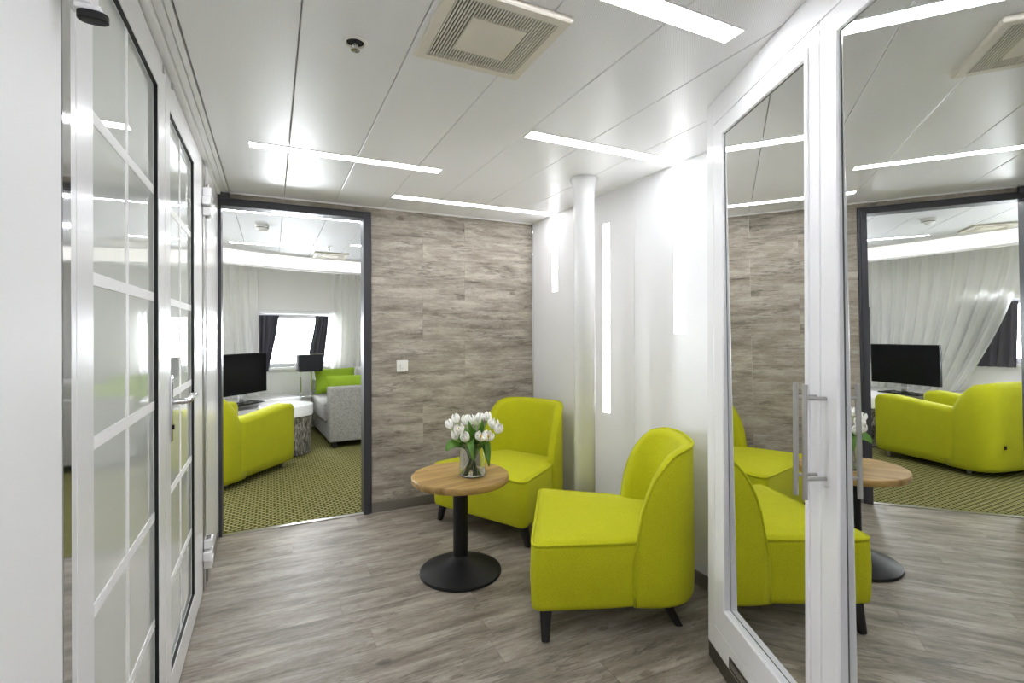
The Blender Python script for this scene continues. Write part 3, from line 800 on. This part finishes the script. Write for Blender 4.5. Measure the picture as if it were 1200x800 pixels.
for ti, (ro, ao, hz, op, lr, lc, desc) in enumerate(TUL):
    r = empty('tulip', (VX, VY, TZ + .0085), 0, 'white tulip in the glass vase, ' + desc, 'flower', 'white tulips in the vase')
    head = right * ro + away * ao + Vector((0, 0, hz - .018))
    ang = atan2(ao, ro); fa_ = ang + pi + random.uniform(-.9, .9); fl_ = random.uniform(.022, .050); foot = right * cos(fa_) * fl_ + away * sin(fa_) * fl_
    rim = (right * ro + away * ao) * .36; rim_l = rim.length
    if rim_l > .045: rim *= .045 / rim_l
    rim.z = .15
    dirv = (right * lr * .5 - away * lc * .5 + Vector((0, 0, 1))).normalized()
    p3 = head - dirv * .035
    pts = []
    for i in range(15):
        t = i / 14
        if t < .5:
            u_ = t / .5; pts.append(Vector(foot).lerp(rim, u_))
        else:
            u_ = (t - .5) / .5; c = rim + Vector((rim.x * .3, rim.y * .3, .04)); 
            pts.append((1 - u_) ** 3 * rim + 3 * u_ * (1 - u_) ** 2 * c + 3 * u_ * u_ * (1 - u_) * p3 + u_ ** 3 * head)
    MB().tube(pts, .0038, 8).build('stem', 'stem', r, smooth='all')
    mb = petals(op); rot = Vector((0, 0, 1)).rotation_difference(dirv).to_matrix() @ Matrix.Rotation(ti * 1.3, 3, 'Z')
    sc = random.uniform(1.0, 1.14)
    mb.v = [tuple(head + rot @ (Vector(v) * sc)) for v in mb.v]
    bl = mb.build('bloom', 'petal', r, smooth='all', fixn=False)
    if op > .4:
        sm = MB(); b = head + rot @ Vector((0, 0, .012)); t_ = head + rot @ Vector((0, 0, .034))
        sm.tube([b, b.lerp(t_, .5), t_], [.0055, .007, .003], 10); sm.build('stamen', 'pollen', bl, smooth='all')
    # one leaf for most stems
    b0 = Vector(pts[6]); 
    z3 = Vector((0, 0, 1))
    if ti == 0:   leaf([b0, b0 + right * -.045 + z3 * .05, right * -.11 - away * .03 + z3 * .165, right * -.128 - away * .045 + z3 * .125], .021, r, tuple(-away + z3 * .5))
    elif ti == 1: leaf([b0, b0 + right * -.03 + z3 * .06, right * -.09 + away * .03 + z3 * .19, right * -.118 + away * .02 + z3 * .185], .013, r, tuple(-away))
    elif ti == 2: leaf([b0, b0 + z3 * .05 - away * .01, right * -.03 - away * .055 + z3 * .17, right * -.045 - away * .06 + z3 * .19], .012, r, tuple(-away))
    elif ti == 4: leaf([b0, b0 - away * .02 + z3 * .06, right * -.01 - away * .11 + z3 * .20, right * .012 - away * .082 + z3 * .085], .016, r, tuple(-away + z3 * .3))
    elif ti == 5: leaf([b0, b0 + z3 * .09, right * .0 - away * .02 + z3 * .21, right * -.018 - away * .03 + z3 * .275], .012, r, tuple(-away))
    elif ti == 6: leaf([b0, b0 + z3 * .09, right * .03 - away * .05 + z3 * .19, right * .012 - away * .06 + z3 * .24], .014, r, tuple(-away))
    elif ti == 7: leaf([b0, b0 + z3 * .09 + right * .01, right * .06 - away * .03 + z3 * .22, right * .052 - away * .045 + z3 * .285], .011, r, tuple(-away))
    elif ti == 9: leaf([b0, b0 + right * .03 + z3 * .07, right * .075 - away * .02 + z3 * .165, right * .085 - away * .02 + z3 * .04], .019, r, tuple(-away))
    elif ti == 10: leaf([b0, b0 + z3 * .06, right * .045 - away * .05 + z3 * .15, right * .09 - away * .05 + z3 * .185], .014, r, tuple(-away))
    elif ti == 12: leaf([b0, b0 + z3 * .08, right * -.06 + away * .06 + z3 * .22, right * -.09 + away * .075 + z3 * .235], .014, r)
    elif ti == 3: leaf([b0, b0 + right * -.02 + z3 * .07, right * -.09 - away * .03 + z3 * .17, right * -.10 - away * .02 + z3 * .20], .015, r, tuple(-away + z3 * .3))
    elif ti == 8: leaf([b0, b0 + right * .02 + z3 * .07, right * .07 + away * .02 + z3 * .19, right * .085 + z3 * .215], .015, r, tuple(-away))
    elif ti == 11: leaf([b0, b0 + right * .0 + z3 * .07 - away * .02, right * .02 - away * .05 + z3 * .16, right * .035 - away * .058 + z3 * .21], .016, r, tuple(-away))
    elif ti == 13: leaf([b0, b0 + away * .04 + z3 * .07, right * .02 + away * .13 + z3 * .16, right * .02 + away * .16 + z3 * .135], .019, r)

# ================================================================== carpeted room furniture
# ---- green armchair (local x = back, y = right side positive toward +R)
AF = Vector((.6, .8)); AC = Vector((-1.994, 1.798))
ar = empty('armchair', (AC.x, AC.y, 0), atan2(-AF.y, -AF.x), 'rounded lime green armchair seen from behind on the green carpet', 'armchair')
# local x axis = -AF ; local y = z × x = (AF.y, -AF.x) = right side
hw = .385
def armm(s):
    rr = []
    for i in range(13):
        b = (0, .025)[i] if i < 2 else lerp(.025, .66, (i - 1) / 11); top = lerp(.592, .528, i / 12) - (.022 if i == 0 else .006 if i == 1 else 0); tuck = .012 if i == 0 else 0
        yo = hw - (.012 if i == 0 else .0) - .02 * (i / 12); yi = hw - .17 + tuck
        bb = b + (.0 if i else .0); z0 = .055
        prof = [(yi, z0), (yo - .03, z0), (yo - .008, z0 + .02), (yo, z0 + .08), (yo, top - .035), (yo - .005, top - .012), (yo - .022, top), (yi + .022, top), (yi + .005, top - .012), (yi, top - .035)]
        rr.append([(bb, s * y_, z_) for y_, z_ in prof])
    # rounded front
    f0 = [(x_ - .022, lerp(y_, s * (hw - .085), .16), lerp(z_, .32, .08)) for x_, y_, z_ in rr[0]]
    return MB().rings([f0] + rr)
for s in (1, -1): armm(s).build('arm', 'green2', ar, smooth='all')
# back: bulging shell
N = 40; rr = []
for k in range(N + 1):
    phi = lerp(-pi / 2, pi / 2, k / N); b, y = superell(phi, .60, .30, hw - .024, .5)
    _, _ = b, y; cx_ = Vector((.60 - b, -y)); L = cx_.length; nin = cx_ / L if L > 1e-6 else Vector((0, -1 if y > 0 else 1))
    f = interp(b, [.60, .64, .71, .80, .90], [0, .30, .66, .92, 1.0]); h = lerp(.50, .752, f)
    o3 = lambda d, z: (b + nin.x * d, y + nin.y * d, z)
    prof = [o3(.05, .045), o3(.01, .05), o3(-.003, .09), o3(-.010 * f, .22), o3(-.010 * f, lerp(.22, h, .45)), o3(.002, lerp(.22, h, .78)), o3(.022, h - .05), o3(.05, h - .012), o3(.085, h), o3(.12, h - .012), o3(.145, h - .06), o3(.155, lerp(.3, h, .5)), o3(.16, .25), o3(.16, .06)]
    rr.append(prof)
bk = MB().rings(rr).build('backrest', 'green2', ar, smooth='all')
box('tag', (.894, .165, .235), (.912, .185, .262), 'black', bk)
sm = MB(); P = [Vector(p) for p in ((.0, -.21), (.0, .21), (.70, .20), (.70, -.20))]
def rrect(x0, x1, y0, y1, z, d, n=6, rad=.05):
    out = []
    for cx_, cy_, a0 in ((x1 - rad, y1 - rad, 0), (x0 + rad, y1 - rad, pi / 2), (x0 + rad, y0 + rad, pi), (x1 - rad, y0 + rad, 1.5 * pi)):
        for j in range(n + 1):
            a = a0 + pi / 2 * j / n; out.append((cx_ + (rad - d) * cos(a), cy_ + (rad - d) * sin(a), z))
    return out
MB().rings([rrect(-.0, .72, -.215, .215, .07, .02), rrect(-.0, .72, -.215, .215, .09, 0), rrect(-.0, .72, -.215, .215, .27, 0), rrect(-.0, .72, -.215, .215, .29, .015)]).build('seat_base', 'green2', ar, smooth='all')
MB().rings([rrect(-.02, .74, -.212, .212, .292, .02), rrect(-.02, .74, -.212, .212, .32, 0), rrect(-.02, .74, -.212, .212, .42, 0), rrect(-.02, .74, -.212, .212, .45, .02), rrect(-.02, .74, -.212, .212, .456, .045)]).build('seat_cushion', 'green2', ar, smooth='all')
for b, y in ((.07, hw - .07), (.07, -hw + .07), (.70, .25), (.70, -.25)):
    MB().lathe([(.016, 0), (.018, .06)], c=(b, y), seg=16).build('leg', 'steel', ar, smooth=True)

# ---- pouf with bark side and white tray
po = empty('side_table', (-1.745, 2.11, 0), 0, 'round side table with bark-patterned drum and white tray top beside the armchair', 'table')
MB().lathe([(.232, .012), (.236, .02), (.236, .396)], seg=56).build('drum', 'bark', po, smooth=True)
MB().lathe([(.20, 0), (.20, .012)], seg=40).build('foot', 'black', po)
MB().lathe([(.22, .396), (.252, .396), (.256, .40), (.256, .499), (.254, .502), (.248, .502), (.246, .499), (.246, .44), (.24, .435), (.01, .434)], seg=72).build('tray', 'whitegloss', po, smooth=True)

# ---- grey sofa, seat facing -X
so = empty('sofa', (-1.33, 2.10, 0), radians(4), 'grey woven two-seat sofa with green cushions on the green carpet', 'sofa')
def rbox(name, a, b, mat, parent, bev=.03): return box(name, a, b, mat, parent, bev, 4)
rbox('arm', (0, 0, .065), (.92, .16, .65), 'grey', so, .022)
rbox('arm', (0, 1.10, .065), (.92, 1.26, .65), 'grey', so, .022)
rbox('backrest', (.70, .16, .10), (.92, 1.10, .76), 'grey', so, .03)
rbox('base', (.005, .16, .07), (.70, 1.10, .26), 'grey', so, .012)
rbox('seat_cushion', (-.03, .165, .262), (.70, 1.095, .47), 'grey', so, .035)
rbox('back_cushion', (.50, .17, .472), (.698, 1.09, .80), 'grey', so, .05)
for x_, y_ in ((.06, .06), (.86, .06), (.06, 1.2), (.86, 1.2)): box('leg', (x_ - .02, y_ - .02, 0), (x_ + .02, y_ + .02, .068), 'black', so)
def cushion(loc, rx, rz, w, h, label):
    o = pillow_mesh(w, h, .15).build('cushion', 'pillow', None, smooth='all')
    o.location = loc; o.rotation_euler = (rx, 0, rz)
    o.location.z = loc[2]
    return tag(o, label, 'cushion', 'green sofa cushions')
cushion((-1.165, 3.03, .645), radians(-14), radians(9), .50, .31, 'apple green cushion at the far end of the grey sofa')
cushion((-1.055, 2.40, .615), radians(-8), radians(5), .56, .29, 'apple green cushion beside the near arm of the grey sofa')

# ---- television
tv = empty('television', (-2.17, 2.53, .476), radians(50), 'black flat screen television on the white window bench', 'television')
w, h = .72, .425
box('screen_frame', (-w / 2, -.012, .105), (w / 2, .025, .112 + h), 'blackmetal', tv, .004)
box('screen', (-w / 2 + .012, -.0135, .11), (w / 2 - .012, -.011, .112 + h - .012), 'screen', tv)
box('back_housing', (-.25, .024, .15), (.25, .055, .45), 'black', tv, .01)
box('neck', (-.035, .0, .012), (.035, .02, .11), 'chrome', tv, .003)
box('foot', (-.22, -.11, .0), (.22, .09, .012), 'screen', tv, .005)
mb = MB(); mb.tube([(-.16, -.02, .018), (-.10, -.04, .03), (-.05, -.05, .018), (.02, -.05, .019), (.07, -.06, .035), (.12, -.05, .018), (.17, -.06, .018)], .004, 6); mb.build('cable', 'black', tv, smooth=True)

# ---- table lamp
la = empty('table_lamp', (-1.475, 2.90, .476), radians(12), 'table lamp with black drum shade and chrome frame on the bench end', 'lamp')
box('shade', (-.135, -.075, .30), (.135, .075, .50), 'shade', la, .012)
box('shade_rim', (-.137, -.077, .50), (.137, .077, .506), 'chrome', la, .002)
mb = MB()
for x_ in (-.10, .02): mb.box((x_ - .008, -.012, .0), (x_ + .008, .012, .30))
mb.box((-.108, -.06, 0), (.028, .06, .012))
mb.build('stand', 'chrome', la, .002)

# ---- curtains
def path_at(d, X):
    P = offset(FA, d)
    for i in range(len(P) - 1):
        if P[i].x <= X <= P[i + 1].x:
            t = (X - P[i].x) / (P[i + 1].x - P[i].x); return P[i].lerp(P[i + 1], t), (P[i + 1] - P[i]).normalized()
    return (P[0], Vector((1, 0))) if X < P[0].x else (P[-1], Vector((1, 0)))
def curtain(name, d, xt, xb, z1, z0, folds, amp, mat, label, group, curve=1.6, nu=150, nv=26, cat='curtain', flare=1.0):
    rows = []
    for j in range(nv + 1):
        v = j / nv; z = lerp(z1, z0, v); row = []
        for i in range(nu + 1):
            u = i / nu; k = v ** curve
            X = lerp(lerp(xt[0], xt[1], u), lerp(xb[0], xb[1], u), k)
            p, t = path_at(d, X); nn = Vector((-t.y, t.x))
            ph = folds * 2 * pi * u + .6 * sin(5 * u + 2)
            q = sin(ph) + .35 * sin(2.3 * ph + 1.1 + v)
            a = amp * lerp(.75, 1.0 * flare, v)
            o = p + nn * a * q
            row.append((o.x, o.y, z))
        rows.append(row)
    o = MB().rings(rows, closed=False).build(name, mat, None, smooth='all')
    return tag(o, label, cat, group)
curtain('sheer_curtain', .60, (-3.17, -2.01), (-2.72, -2.005), 2.095, .482, 10, .034, 'sheer', 'long white sheer curtain behind the television, gathered to one side', 'white sheer curtains')
curtain('sheer_curtain', .70, (-1.19, -.15), (-1.26, -.15), 2.095, .12, 12, .032, 'sheer', 'white sheer curtain behind the sofa at the right of the window', 'white sheer curtains')
curtain('sheer_curtain', .60, (-4.35, -4.0), (-4.35, -4.1), 2.095, .482, 6, .022, 'sheer', 'white sheer curtain at the far left end of the bench', 'white sheer curtains')
def dark(xt, xb, folds, label, d=.62, z0=.76): return curtain('blackout_curtain', d, xt, xb, 1.45, z0, folds, .021, 'darkcurtain', label, 'short charcoal blackout curtains', 1.3, 70, 18)
dark((-2.05, -1.795), (-2.03, -1.92), 5, 'short charcoal curtain at the left of the bright window, behind the television', .70)
dark((-1.36, -1.20), (-1.50, -1.27), 4, 'short charcoal curtain at the right of the bright window, behind the lamp', .68)
dark((-3.15, -2.80), (-3.13, -2.74), 7, 'short charcoal curtain of the second window, seen in the mirror', .71)
